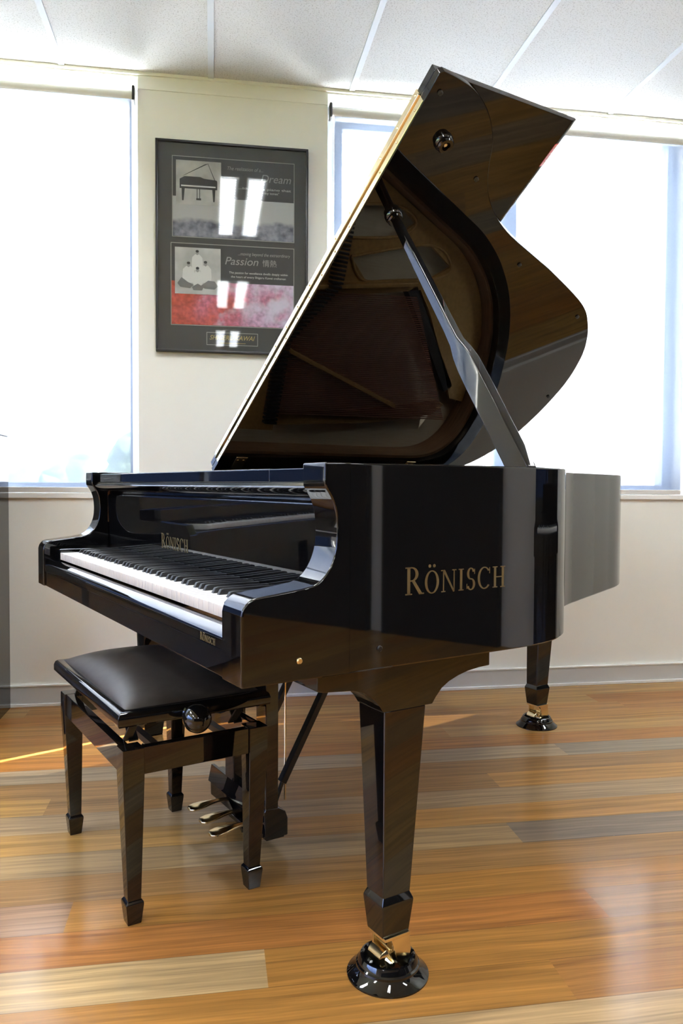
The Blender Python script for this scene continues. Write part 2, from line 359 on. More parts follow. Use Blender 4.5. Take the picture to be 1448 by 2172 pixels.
# left wall window and right glazed door
b=B(); y0,y1,z0,z1=LW[0]
for q in ((y0,y0+.05,z0,z1),(y1-.05,y1,z0,z1),(y0,y1,z0,z0+.05),(y0,y1,z1-.05,z1),(-1.75,-1.69,z0,z1)): b.box(X0-.16,X0-.10,*q,bevel=.002)
r3=bpy.data.objects.new('window_3',None); COL.objects.link(r3); r3['kind']='structure'; b.build('window_frame','alu',r3,smooth=False)
b=B(); b.box(X0-.135,X0-.13,y0,y1,z0,z1); b.build('pane','glass',r3,smooth=False)
# roller blinds ------------------------------------------------------
def blind(x0,x1,label,lap):
    t=thing('roller_blind',label,'blind',((x0+x1)/2,YW+.03,SILL),0,'sheer white roller blinds')
    o=((x0+x1)/2,YW+.03,SILL); yb=YW-.005
    b=B(); b.faces_of([(x0+.022,yb,SILL+.006),(x1-.014,yb,SILL+.006),(x1-.014,yb,2.52),(x0+.022,yb,2.52)],[(0,1,2,3)]); b.build('fabric','blind',t,off=o,smooth=False)
    b=B(); b.lathe([(.0,x0+.01),(.020,x0+.01),(.020,x1-.01),(0,x1-.01)],(0,YW+.004,2.528),n=24,axis='x'); b.build('roller_tube','rollerc',t,off=o)
    b=B(); b.box(x0+.017,x1-.014,yb-.006,yb+.006,SILL+.002,SILL+.024,bevel=.003); b.build('bottom_rail','rollerc',t,off=o)
    for xx in (x0,x1-.012):
        b=B(); b.box(xx,xx+.012,YW-.022,YW+.03,2.500,2.560,bevel=.004); b.build('bracket','plasticblk',t,off=o)
    return t
blind(-2.6,-.062,'sheer white roller blind drawn down over the window left of the poster',0)
blind(W2[0]+.006,W2[1]-.008,'sheer white roller blind drawn down over the window behind the raised piano lid',0)
# ceiling lights -------------------------------------------------------
def louvre_mat():
    m,nt,bs=newmat('lamp_tube'); bs.inputs['Base Color'].default_value=(.9,.9,.9,1); bs.inputs['Emission Color'].default_value=(.94,.975,1,1); bs.inputs['Emission Strength'].default_value=LAMP; return m
LAMP=18.
M['lamp']=louvre_mat(); M['reflector']=pmat('lamp_reflector',(.8,.8,.8),.3,.6)
def light_fix():
    t=thing('ceiling_light','recessed louvred twin-tube ceiling light','ceiling light')
    b=B(); 
    for q in ((-.15,.15,-.52,-.505),(-.15,.15,.505,.52),(-.15,-.135,-.505,.505),(.135,.15,-.505,.505),(-.022,.022,-.505,.505)): b.box(*q,-.012,.0)
    b.build('light_frame','trimwhite',t,smooth=False)
    for xc in (-.079,.079):
        b=B(); b.box(xc-.042,xc+.042,-.495,.495,-.004,-.0015); b.build('light_tube','lamp',t,smooth=False)
        b=B()
        for i in range(24): yy=-.485+i*.97/23; b.box(xc-.045,xc+.045,yy-.0015,yy+.0015,-.014,-.003)
        b.build('louvre','reflector',t,smooth=False)
    return t
L0=light_fix(); first=True
LP=[(.42,-.09),(.42,-2.28),(.42,-4.40),(-1.98,-.09),(-1.98,-2.28),(-1.98,-4.4),(2.82,-.09),(2.82,-2.28),(2.82,-4.4)]  # left and right rows are added fill to brighten the walls
for i,(x,y) in enumerate(LP):
    o=L0 if i==0 else dup(L0)
    o.location=(x,y,HC); o['group']='recessed ceiling lights'
    o['label']=['recessed twin-tube ceiling light above the piano keyboard','recessed twin-tube ceiling light second from the poster wall','recessed twin-tube ceiling light third from the poster wall','added unseen fill light in front of the left blind','added unseen fill light in the middle of the left row','added unseen fill light at the far end of the left row','added unseen fill light in front of the right blind','added unseen fill light in the middle of the right row','added unseen fill light at the far end of the right row'][i]
# ================================================================== GRAND PIANO
W_=.76; ZT=.9606; ZB=.604
piano=thing('grand_piano','black polished grand piano with its lid raised on the prop stick, front flap folded back','piano',(0,0,0),-PA)
half=[(.76,.20),(.76,.40),(.76,.56),(.7598,.595),(.756,.650),(.745,.705),(.723,.756),(.691,.802),(.650,.840),(.600,.877),(.553,.917),(.514,.962),(.479,1.017),(.447,1.077),(.414,1.142),(.362,1.265),(.322,1.36),(.282,1.455),(.230,1.572),(.155,1.675),(.07,1.75),(-.015,1.798),(-.13,1.836),(-.25,1.85),(-.37,1.850),(-.49,1.835),(-.60,1.792),(-.68,1.73),(-.733,1.645),(-.757,1.54),(-.76,1.40),(-.76,1.0),(-.76,.6),(-.76,.20)]
k0_=3; k1_=len(half)-4
outl=resample([Vector(q) for q in half[:k0_]]+spline(half[k0_:k1_+1],14)+[Vector(q) for q in half[k1_+1:]],.012)
inn=offset2d(outl,.062)
halfL=[(.76,.20),(.76,.40),(.76,.56),(.7598,.595),(.756,.650),(.745,.705),(.722,.755),(.688,.800),(.645,.838),(.585,.872),(.530,.912),(.487,.958),(.450,1.015),(.420,1.075),(.395,1.14),(.352,1.265),(.318,1.36)]+half[-16:]
outlL=resample([Vector(q) for q in halfL[:k0_]]+spline(halfL[k0_:len(halfL)-3],14)+[Vector(q) for q in halfL[len(halfL)-3:]],.012)
# rim body
b=B()
rings=[]
bev=.004
n=len(outl)
def ringpt(i,t,z): o_,i_=outl[i],inn[i]; q=o_.lerp(i_,t/.062); return (q.x,q.y,z)
prof=[(0,ZB+.003),(.003,ZB),(.059,ZB),(.062,ZB+.003),(.062,ZT-.004),(.0608,ZT-.0012),(.058,ZT),(.004,ZT),(.0012,ZT-.0012),(0,ZT-.004)]
rings=[[ringpt(i,t,z) for (t,z) in prof] for i in range(n)]
b.loft(rings,cap=True)
# cheeks (arms)
ck=[(.151,.9606),(.1505,.935),(.151,.924),(.1535,.917),(.159,.909),(.166,.897),(.172,.880),(.175,.860),(.1755,.838),(.173,.815),(.166,.794),(.155,.776),(.142,.764),(.128,.7575),(.112,.7545),(.095,.7525),(.068,.7495),(.036,.746),(.020,.7435),(.010,.7375),(.003,.728),(.0,.717),(.0,ZB),(.201,ZB),(.201,ZT)]
cks=[ (p[0],p[1]) for p in ck]
def smooth_ck():
    top=spline([(a,c,0) for a,c in ck[1:22]],5); return [ck[0]]+[(q.x,q.y) for q in top]+ck[22:]
cks=smooth_ck()
for sx in (1,-1):
    x0_,x1_=(.684,.76) if sx>0 else (-.76,-.684)
    b.prism(cks,'x',x0_,x1_,bevel=.0035,seg=3,ang=8 if False else 25,skip=lambda e:all(abs(v.co.y-.201)<1e-4 for v in e.verts))
rim=b.build('rim','black',piano,ang=30)
# cap edge bevels along the smooth cheek contour are caught by angle (cap/side = 90 deg)
# inner lining
b=B(); i1=offset2d(outl,.0625); i2=offset2d(outl,.074)
b.loft([[(i1[i].x,i1[i].y,z) for z in (.80,.9)]+[(i1[i].x,i1[i].y,.925),(i2[i].x,i2[i].y,.925)]+[(i2[i].x,i2[i].y,.80)] for i in range(n)]); b.build('inner_rim','rimwood',piano)
# soundboard / bottom
def plan(off,y0): 
    P=[q for q in offset2d(outl,off) if q.y>=y0]
    return [(q.x,q.y) for q in P]
b=B(); P=plan(.074,.60); b.prism(P,'z',.80,.815); b.build('soundboard','spruce',piano,smooth=False)
b=B()
for (a,c) in (((-.60,.55),(.35,.55)),):
    b.box(-.68,.68,.40,.60,.66,.70)
for k,(a,c) in enumerate((((-.55,.6),(.05,1.7)),((-.1,.6),(-.05,1.75)),((.45,.6),(-.25,1.75)))):
    b.bar((*a,.68),(*c,.68),.09,.09)
b.build('back_brace','rimwood',piano,smooth=False)
# keybed and key slip
b=B(); b.box(-.684,.684,.006,.56,ZB,.650,bevel=.003); b.build('keybed','black',piano)
ks=[(.004,.652),(.004,.664),(.005,.670),(.008,.6745),(.013,.678),(.022,.6825),(.030,.6855),(.034,.6855),(.034,.652)]
b=B(); b.prism(ks,'x',-.684,.684); slip=b.build('key_slip','black',piano,ang=40)
for sx in (-1,1):
    b=B(); a,c=(.6135,.684) if sx>0 else (-.684,-.6135)
    b.box(a,c,.034,.204,.650,.722,bevel=.004); b.build('key_block','black',piano)
# keys
wk=.02356
def wkey(i):
    x=-.6125+i*wk; b=B(); b.box(x+.0004,x+wk-.0004,.036,.209,.690,.7115,bevel=.0009,seg=2); return b
WM=None
for i in range(52):
    if WM is None:
        b=B(); b.box(.0004,wk-.0004,.036,.212,.6905,.7115,bevel=.0009,seg=2); o=b.build('white_key','ivory',piano); WM=o.data; 
        WM.materials.append(M['keyfront'])
        for f in WM.polygons:
            if f.normal.y<-.9: f.material_index=1
    else:
        o=bpy.data.objects.new('white_key',WM); COL.objects.link(o); o.parent=piano
    o.location=(-.6125+i*wk,0,0)
BM=None; blk=[1]
for octv in range(7):
    s=3+7*octv; blk+=[s,s+1,s+3,s+4,s+5]
for k in blk:
    typ=(k-3)%7; dx={0:-.002,1:.002,3:-.0025,4:0,5:.0025}.get(typ,.0025 if k==1 else 0)
    if BM is None:
        b=B(); h0,h1=.0058,.0047
        b.loft([[(-h0,.085,.7105),(h0,.085,.7105),(h0,.085,.7115),(-h0,.085,.7115)],[(-h0+.0004,.0862,.7105),(h0-.0004,.0862,.7105),(h1,.0905,.7212),(-h1,.0905,.7212)],[(-h0,.094,.7105),(h0,.094,.7105),(h1,.097,.7226),(-h1,.097,.7226)],[(-h0,.212,.7105),(h0,.212,.7105),(h1,.212,.7226),(-h1,.212,.7226)]],bevel=.0007)
        o=b.build('black_key','ebony',piano,ang=50); BM=o.data
    else:
        o=bpy.data.objects.new('black_key',BM); COL.objects.link(o); o.parent=piano
    o.location=(-.6125+k*wk+dx,0,0)
# fallboard with rounded top rail
fb=[(.2063,.705),(.2053,.74),(.2029,.82),(.2016,.885),(.207,.8935),(.196,.898),(.180,.9015),(.168,.9065),(.160,.9135),(.157,.918),(.158,.9205),(.162,.9215),(.236,.9215),(.236,.705)]
b=B(); b.prism(fb,'x',-.683,.683); fall=b.build('fallboard','black',piano,ang=40)
b=B(); b.box(-.683,.683,.161,.1635,.9215,.9265); b.build('hinge_strip','brass',piano,smooth=False)
b=B(); b.box(-.684,.532,.165,.47,.9265,.9535,bevel=.003); b.build('music_desk','black',piano)
b=B(); b.box(.534,.684,.164,.47,.9265,.9525,bevel=.002); b.build('desk_end_block','black',piano)
# logo lettering ----------------------------------------------------------
def glyph_strokes():
    # each glyph: list of polygons in unit cap height; serif roman
    def v(x,y0=0,y1=1,w=.13): return [(x,y0),(x+w,y0),(x+w,y1),(x,y1)]
    def serif(xc,y,w=.30,h=.045): return [(xc-w/2,y),(xc+w/2,y),(xc+w/2,y+h),(xc-w/2,y+h)]
    def arc(cx,cy,rx,ry,a0,a1,wx,wy,n=18):
        O=[];I=[]
        for k in range(n+1):
            a=R(a0+(a1-a0)*k/n); c,s=math.cos(a),math.sin(a); O.append((cx+rx*c,cy+ry*s)); I.append((cx+(rx-wx)*c,cy+(ry-wy)*s))
        return ('strip',O,I)
    G={}
    G['R']=([v(.10),serif(.165,0),serif(.165,.955),arc(.30,.74,.30,.26,-90,90,.13,.045),[(.165,.955),(.30,.955),(.30,1.),(.165,1.)],[(.2,.48),(.30,.48),(.30,.525),(.2,.525)],[(.30,.5),(.44,.5),(.80,0),(.64,0)],serif(.75,0,.22)],.82)
    G['O']=([arc(.40,.5,.40,.52,0,360,.13,.05,36)],.84)
    G['N']=([v(.10,w=.055),serif(.12,0,.24),serif(.08,.955,.2),[(.06,1),(.20,1),(.78,0),(.70,-.02)],v(.72,w=.055),serif(.75,.955,.24)],.9)
    G['I']=([v(.10),serif(.165,0),serif(.165,.955)],.36)
    G['S']=([arc(.30,.745,.24,.275,20,270,.13,.05,20),arc(.30,.255,.26,.275,-160,90,.13,.05,20),[(.50,.72),(.54,.72),(.54,.96),(.50,.96)],[(.04,.05),(.08,.05),(.08,.28),(.04,.28)]],.60)
    G['C']=([arc(.44,.5,.42,.52,42,318,.13,.05,30),[(.74,.70),(.78,.70),(.78,.98),(.74,.98)]],.84)
    G['H']=([v(.10),v(.60),serif(.165,0),serif(.165,.955),serif(.665,0),serif(.665,.955),[(.2,.48),(.62,.48),(.62,.525),(.2,.525)]],.86)
    G['um']=([arc(.27,1.22,.075,.075,0,360,.074,.074,14),arc(.53,1.22,.075,.075,0,360,.074,.074,14)],0)
    return G
GL=glyph_strokes()
def logo(name,parent,org,u,vv,nrm,width,mat='gilt',th=.0006):
    # big R, smaller small-caps; org = bottom left, u right, vv up
    seq=[('R',1.22,0),('O',1.,0),('N',1.,0),('I',1.,0),('S',1.,0),('C',1.,0),('H',1.,0)]
    x=0; items=[]
    for g,s,_ in seq:
        items.append((g,s,x)); 
        if g=='O': items.append(('um',s,x))
        x+=GL[g][1]*s+.10
    sc=width/(x-.1); b=B(); org=Vector(org);u=Vector(u);vv=Vector(vv);nrm=Vector(nrm)
    P=lambda a,c,k:tuple(org+u*a*sc+vv*c*sc+nrm*k)
    for g,s,x in items:
        for q in GL[g][0]:
            if isinstance(q,tuple) and q[0]=='strip':
                O,I=q[1],q[2]
                b.loft([[P(x+O[k][0]*s,O[k][1]*s,-.0003),P(x+O[k][0]*s,O[k][1]*s,th),P(x+I[k][0]*s,I[k][1]*s,th),P(x+I[k][0]*s,I[k][1]*s,-.0003)] for k in range(len(O))])
            else:
                m=len(q); vs=[P(x+a*s,c*s,-.0003) for a,c in q]+[P(x+a*s,c*s,th) for a,c in q]
                b.faces_of(vs,[tuple(range(m)),tuple(range(2*m-1,m-1,-1))]+[(i,(i+1)%m,(i+1)%m+m,i+m) for i in range(m)])
    return b.build(name,mat,parent,smooth=False)
l=logo('lettering',rim,(.76,.316,.7285),(0,1,0),(0,0,1),(1,0,0),.243); l['label']='gold serif lettering on the side of the rim'
l=logo('lettering',fall,(-.182,.2049,.7515),(1,0,0),(0,-.03,1),(0,-1,-.03),.195); l['label']='gold serif lettering on the fallboard'
l=logo('lettering',slip,(.584,.004,.6530),(1,0,0),(0,0,1),(0,-1,0),.066,'giltdim'); l['label']='small gold lettering at the treble end of the key slip'
# iron plate, strings, dampers -------------------------------------------------
ZP=.868
from mathutils.geometry import tessellate_polygon
A_=[q for q in offset2d(outl,.078) if q.y>.60 and q.x>-.10]
outer=[(q.x,q.y) for q in A_]+[(-.16,1.765),(-.30,1.765),(-.45,1.755),(-.44,1.68),(-.30,1.60),(-.10,1.47),(-.02,1.40),(-.06,1.20),(-.115,.86),(-.62,.86),(-.62,.60)]
HA=[(.112,1.00),(.205,.985),(.245,1.10),(.255,1.24),(.215,1.31),(.155,1.24)]
HB=[(.055,1.055),(.150,1.40),(.085,1.52),(.030,1.44),(-.022,1.14)]
def fancy(P_,z0,z1):
    loops=[[Vector((x,y,0)) for x,y in l] for l in P_]; flat=[v for l in loops for v in l]; tr=tessellate_polygon(loops); m_=len(flat)
    vs=[(v.x,v.y,z1) for v in flat]+[(v.x,v.y,z0) for v in flat]; fs=[tuple(t) for t in tr]; k=0
    for l in loops:
        for i in range(len(l)): j=(i+1)%len(l); fs.append((k+i,k+j,m_+k+j,m_+k+i))
        k+=len(l)
    return vs,fs
b=B(); b.faces_of(*fancy([outer,HA,HB],ZP-.016,ZP)); b.build('iron_plate','goldplate',piano,ang=40)
for H in (HA,HB):
    b=B(); P_=[Vector((x,y,ZP+.002)) for x,y in H]; P_.append(P_[0]); P_=[q for q in spline([tuple(p) for p in P_],6)]; b.tube(P_,.0055,n=8); b.build('plate_bead','goldplate',piano,ang=60)
b=B(); b.prism([(-.60,.86),(-.545,.86),(-.52,1.20),(-.455,1.62),(-.47,1.66),(-.52,1.60),(-.57,1.30)],'z',ZP-.014,ZP,bevel=.004); b.build('plate_arm','goldplate',piano)
for (a,c) in (((-.26,.72),(-.485,1.38)),((.12,.72),(.085,1.02)),((.36,.72),(.33,.98)),((-.09,.80),(.0,1.36))):
    b=B(); b.loft([[(p[0]-.012,p[1],ZP-.01),(p[0]+.012,p[1],ZP-.01),(p[0]+.008,p[1],ZP+.035),(p[0]-.008,p[1],ZP+.035)] for p in (a,c)],bevel=.003); b.build('plate_strut','goldplate',piano)
b=B()
for k in range(64):
    t=k/63; xa=-.55+.45*t; b.tube([(xa,.80,ZP+.016),(xa+.02-.12*(1-t)*0+.03*t,1.66-.28*t,ZP+.014)],.0026,n=5)
o=b.build('bass_string','copper',piano); o['kind']='stuff'
b=B()
for k in range(60):
    t=k/59; xa=-.08+.42*t; b.tube([(xa,.80,ZP+.006),(xa+.01,.96,ZP+.006)],.0005,n=4)
o=b.build('treble_string','steel',piano); o['kind']='stuff'
b=B(); b.bar((-.02,1.36,ZP-.02),(-.40,1.66,ZP-.02),.045,.04); b.build('bass_bridge','felt',piano)
b=B()
rp=random.Random(3)
for k in range(200):
    t=k/199; b.lathe([(.003,0),(.003,.022)],(-.62+1.24*t,.52+.055*((k%3)/2)+.03*(t),ZP),n=6)
o=b.build('tuning_pin','steel',piano); o['kind']='stuff'
DM=None
for k in range(60):
    if DM is None: b=B(); b.box(-.0045,.0045,0,.05,ZP+.016,ZP+.045,bevel=.001); o=b.build('damper','ebony',piano); DM=o.data
    else: o=bpy.data.objects.new('damper',DM); COL.objects.link(o); o.parent=piano
    t=k/59; o.location=(-.58+.88*t,.80+.17*max(0.,min(1.,(t-.35)*4)),0)
# lid -----------------------------------------------------------------------------
TH=R(34.4175); lc,ls=math.cos(TH),math.sin(TH)
def LT(s,y,nn): return Vector((-W_+s*lc-nn*ls,y,ZT+.005+s*ls+nn*lc))
YL=.598
lidpts=[(s_.x+W_+.006,s_.y) for s_ in offset2d(outlL,-.007)]
lidpts=[(q[0],q[1]) for q in lidpts if q[1]>=YL+.01]
LP_=[(1.526,YL)]+lidpts+[(.0,YL)]
b=B(); b.prism(LP_,'z',0,.021,bevel=.0025,seg=2,ang=40); lid=b.build('lid','lid',piano,T=LT,ang=30)
b=B()
fp=[(.0,.024),(1.520,.024)]
YF=1.068
# flap: section in (y,n); chamfered free edge facing the main lid
sec=[(YL+.002,.024),(YF-.0245,.024),(YF-.0015,.0375),(YF,.0395),(YF,.0445),(YF-.002,.0465),(YL+.004,.0465),(YL+.002,.0445)]
b.prism(sec,'x',.004,1.520,bevel=.0015,seg=2,ang=40); flap=b.build('lid_flap','black',piano,T=LT,ang=30)
# SOLD sticker on the chamfer
def text_mesh(name,body,size,mat,parent,org,u,v,nrm=None,align='LEFT',shear=0.,ext=.0002,space=1.,width=None,bold=0.):
    cu=bpy.data.curves.new(name,'FONT'); cu.body=body; cu.size=size; cu.shear=shear; cu.extrude=ext; cu.align_x=align; cu.space_character=space; cu.offset=bold
    ob=bpy.data.objects.new('tmp',cu); COL.objects.link(ob); dg=bpy.context.evaluated_depsgraph_get(); dg.update()
    me=bpy.data.meshes.new_from_object(ob.evaluated_get(dg)); bpy.data.objects.remove(ob)
    if width and len(me.vertices):
        xs=[p.co.x for p in me.vertices]; k=width/(max(xs)-min(xs))
        for p in me.vertices: p.co.x*=k
    u=Vector(u).normalized(); v=Vector(v).normalized(); w=u.cross(v); o3=Vector(org)
    for p in me.vertices: p.co=o3+u*p.co.x+v*p.co.y+w*p.co.z
    me.materials.clear(); me.materials.append(M[mat]); me.name=name
    o=bpy.data.objects.new(name,me); COL.objects.link(o)
    if parent: o.parent=parent
    return o
def CH(s,t,k=0): # chamfer param t 0..1 across
    y=YF-.0245+.023*t; nn=.024+.0135*t; return LT(s,y+k*.506,nn-k*.862)
b=B(); q=[CH(1.385,.05),CH(1.452,.05),CH(1.452,.95),CH(1.385,.95)]; q2=[CH(1.385,.05,.0006),CH(1.452,.05,.0006),CH(1.452,.95,.0006),CH(1.385,.95,.0006)]
b.faces_of([tuple(x) for x in q+q2],[(0,1,2,3),(7,6,5,4),(0,1,5,4),(1,2,6,5),(2,3,7,6),(3,0,4,7)])
st=b.build('sticker','red',flap,smooth=False); st['label']='red SOLD sticker'
uS=(CH(1.45,.5)-CH(1.39,.5)); vS=(CH(1.4,0.)-CH(1.4,1.))
text_mesh('lettering','SOLD',.0175,'white',flap,CH(1.3885,.86,.0008),uS,vS,width=.060,bold=.0003)
# flap hinge
b=B(); b.box(.06,1.459,YL-.0022,YL-.0002,.0015,.0205,bevel=.0006); b.box(.06,1.459,YL-.0022,YL+.0018,.0262,.0455,bevel=.0006)
b.build('piano_hinge','brass',lid,T=LT,smooth=False).name='hinge_leaf'
b=B(); b.lathe([(.0,.06),(.0034,.06),(.0034,1.459),(0,1.459)],(0,YL-.0035,.0233),n=10,axis='x'); b.build('hinge_barrel','brass',lid,T=LT)
b=B()
for k in range(17):
    for nn in (.010,.036): b.lathe([(.0032,0),(.0028,.0012),(.001,.0018)],(.10+k*.083+(0.02 if nn>.02 else 0),YL-.0022,nn),n=8,M_=Matrix.Rotation(R(90),4,'X'))
b.build('hinge_screw','brass',lid,T=LT)
for (yy) in (.677,1.434):
    b=B(); b.box(.012,.098,yy-.022,yy+.022,-.0022,0,bevel=.0008); b.lathe([(.004,0),(.003,.0015)],(.08,yy-.011,-.0035),n=8); b.lathe([(.004,0),(.003,.0015)],(.08,yy+.011,-.0035),n=8); b.build('lid_hinge','brass',lid,T=LT)
for (ss,yy) in ((1.488,.625),(1.318,.862),(1.10,1.20),(.95,1.60),(.55,1.82)):
    b=B(); b.lathe([(.006,0),(.006,-.004),(.004,-.006)],(ss,yy,0),n=14); b.build('lid_bumper','rubber',lid,T=LT)
def socket(ss,yy,brass=True):
    b=B(); b.lathe([(.022,.0),(.024,-.004),(.022,-.009),(.020,-.011),(.021,-.017),(.018,-.021),(.011,-.021),(.009,-.012)],(ss,yy,0),n=30); o=b.build('prop_socket','black',lid,T=LT)
    b=B(); b.lathe([(.0045,-.012),(.0045,-.016),(.002,-.0165)],(ss,yy,0),n=14); b.build('socket_screw','brass',o.parent,T=LT).parent=lid
    return o
socket(1.385,.706); socket(1.163,.694)
# prop stick
PB0=Vector((.678,.676,.965)); PB=PB0+(PB0-LT(1.163,.694,-.012))*.03; PT=LT(1.163,.694,-.012)
ax=(PT-PB); PLn=ax.length; ax.normalize()
# basis : width direction roughly in image plane
camp=Vector((1.8531,-.5119,.9223)); mid=(PB+PT)/2; vw=(mid-camp).normalized()
sd=Vector((-ax.z,0,ax.x)).normalized()   # lies in the x-z plane, across the stick
dp=ax.cross(sd).normalized()
def ps(t,a,c): return tuple(PB+ax*(t*PLn)+sd*a+dp*c)
b=B()
prf=[(0,-.0285,.0285,.013),(.32,-.0285,.0285,.013),(.38,-.0275,.0275,.013),(.425,-.022,.024,.013),(.465,-.0145,.0165,.012),(.52,-.0135,.0145,.0115),(.78,-.0125,.0125,.0105),(.93,-.0115,.0115,.0095),(.975,-.011,.011,.009),(1.0,-.009,.009,.008)]
b.loft([[ps(t,lo,-d),ps(t,hi,-d),ps(t,hi,d),ps(t,lo,d)] for t,lo,hi,d in prf],bevel=.0035,seg=3,ang=40); prop=b.build('lid_prop','black',piano,ang=30)
b=B(); b.loft([[ps(t,-.017,s1*.013),ps(t,.017,s1*.013),ps(t,.015,s1*.021),ps(t,-.015,s1*.021)] for s1 in (-1,) for t in (.05,.10,.30,.34)],bevel=.004,seg=3,ang=40); b.build('short_prop','black',prop,ang=35)
# legs ---------------------------------------------------------------------------
def rect(cx,cy,hx,hy,z,): return [(cx-hx,cy-hy,z),(cx+hx,cy-hy,z),(cx+hx,cy+hy,z),(cx-hx,cy+hy,z)]
def leg(cxt,cyt,hxt,hyt,cxb,cyb,hxb,hyb,ztop,rot=0):
    b=B(); b.loft([rect(cxt,cyt,hxt,hyt,ztop),rect(cxb,cyb,hxb,hyb,.160)],bevel=.003,seg=2)
    o=b.build('leg','black',piano)
    b=B(); c=(cxb,cyb)
    b.loft([rect(*c,hxb-.001,hyb-.001,.163),rect(*c,hxb+.005,hyb+.005,.148),rect(*c,hxb+.004,hyb+.004,.138),rect(*c,hxb-.002,hyb-.001,.085)],bevel=.002,seg=2,ang=15); b.build('leg_foot','black',o)
    return o,c
def caster(o,c,ang=0):
    cx,cy=c; 
    A=Matrix.Translation((cx,cy,0))@Matrix.Rotation(ang,4,'Z')
    TT=lambda x,y,z: A@Vector((x,y,z))
    b=B(); b.box(-.027,.030,-.028,.030,.079,.0855,bevel=.001); b.box(-.027,-.022,-.018,.026,.040,.079,bevel=.001)
    b.prism([(-.012,.079),(.030,.079),(.034,.05),(.026,.022),(.010,.022),(.0,.045)],'x',.020,.028,bevel=.001)
    b.box(-.004,.022,.0,.028,.048,.079,bevel=.001); b.build('caster_bracket','brass',o,T=TT)
    b=B(); b.lathe([(.006,-.030),(.0165,-.028),(.0185,-.026),(.0185,.012),(.0165,.014),(.009,.016),(.006,.030),(.004,.032)],(.0,-.010,.0345),n=32,axis='x'); b.build('caster_wheel','brass',o,T=TT)
def bracket(xa,xb,flip=False):
    pr=[(.160,.604),(.160,.569),(.172,.566),(.234,.5605),(.256,.5535),(.276,.541),(.290,.527),(.300,.512),(.412,.512),(.420,.523),(.435,.539),(.452,.549),(.475,.5575),(.500,.5635),(.530,.567),(.556,.568),(.556,.604)]
    b=B(); b.prism(pr,'x',xa,xb,bevel=.002,seg=2,ang=40); b.build('leg_bracket','black',piano,ang=30)
bracket(.636,.722); bracket(-.722,-.636)
oN,cN=leg(.678,.350,.0425,.0475,.684,.340,.0275,.031,.513)
oL,cL=leg(-.678,.350,.0425,.0475,-.672,.340,.0275,.031,.513)
oT,cT=leg(-.240,1.735,.036,.048,-.252,1.724,.0265,.031,.600)
b=B(); b.box(-.30,-.18,1.66,1.80,.590,.604,bevel=.003); b.build('leg_plate','black',piano)
CUPS=[]
for o,c,lab in ((oN,cN,'black polished caster cup under the near treble leg of the piano'),(oL,cL,'black polished caster cup under the bass-side leg behind the bench'),(oT,cT,'black polished caster cup under the rear leg of the piano')):
    caster(o,c)
    p=toroom(c[0],c[1]); 
    b=B(); b.lathe([(.0775,0),(.0775,.003),(.074,.0055),(.066,.0125),(.0625,.0165),(.0605,.019),(.060,.023),(.057,.0255),(.0555,.030),(.052,.036),(.0485,.0375),(.0455,.034),(.044,.024),(.040,.016),(.036,.0135),(.0,.0135)],n=64)
    q=b.build('caster_cup','black',ang=24); q.location=p; tag(q,lab,'caster cup','caster cups under the piano legs')
# raise the wheels so that they rest in the cups (wheel bottom .015)
# lyre ----------------------------------------------------------------------------
LX0,LX1=-.215,.130
b=B(); b.box(-.175,.13,.350,.425,.585,.606,bevel=.002); b.box(-.118,-.060,.362,.398,.10,.59,bevel=.003); b.box(.075,.131,.362,.398,.10,.59,bevel=.003); b.build('lyre_post','black',piano)
b=B(); b.prism([(.360,.030),(.425,.030),(.425,.075),(.418,.094),(.400,.105),(.362,.108),(.358,.10)],'x',LX0,.132,bevel=.003)
b.prism([(.352,.072),(.358,.07),(.372,.108),(.372,.118),(.362,.118)],'x',LX0,.12,bevel=.0015)
b.box(LX0+.01,.12,.37,.42,.022,.032); b.build('pedal_box','black',piano)
def pedal(x,yt):
    b=B(); st=[(.37,.010,.055,.004),(.34,.009,.058,.004),(.31,.0095,.060,.004),(.29,.013,.0595,.0042),(.270,.0195,.058,.0045),(.25,.022,.056,.0045),(.236,.019,.0545,.0045),(.228,.010,.0535,.003)]
    b.loft([[(x-w,y+yt,z-h),(x,y+yt,z-h-.003),(x+w,y+yt,z-h),(x+w*.96,y+yt,z+h*.2),(x,y+yt,z+h),(x-w*.96,y+yt,z+h*.2)] for y,w,z,h in st],bevel=.0012); return b.build('pedal','brass',piano,ang=35)
pedal(-.100,.02); pedal(-.012,.017); pedal(.072,.008)
b=B(); b.box(-.05,.125,.338,.368,.035,.047,bevel=.002); b.bar((-.16,.375,.075),(.05,.345,.030),.02,.012); b.build('pedal_guard','black',piano)
for x in (-.03,-.018,.012): 
    pass
for (xa,ya) in ((.060,.455),(-.03,.43),(.03,.43)):
    b=B(); b.tube([(xa,ya,.09),(xa,ya,.60)],.0026,n=8); b.build('pedal_rod','brass',piano)
for xa in (.085,-.10):
    b=B(); b.bar((xa,.432,.150),(xa,.70,.62),.016,.022,side=(1,0,0),bevel=.001); b.bar((xa,.412,.095),(xa,.436,.158),.006,.010,side=(1,0,0)); b.build('lyre_brace','darksteel',piano)
for (yy,zz) in ((.103,.637),(.262,.640)):
    b=B(); b.lathe([(.0055,0),(.0055,.002),(.004,.004)],(.7595,yy,zz),n=14,axis='x'); b.build('side_screw','brass' if yy<.2 else 'darksteel',rim)
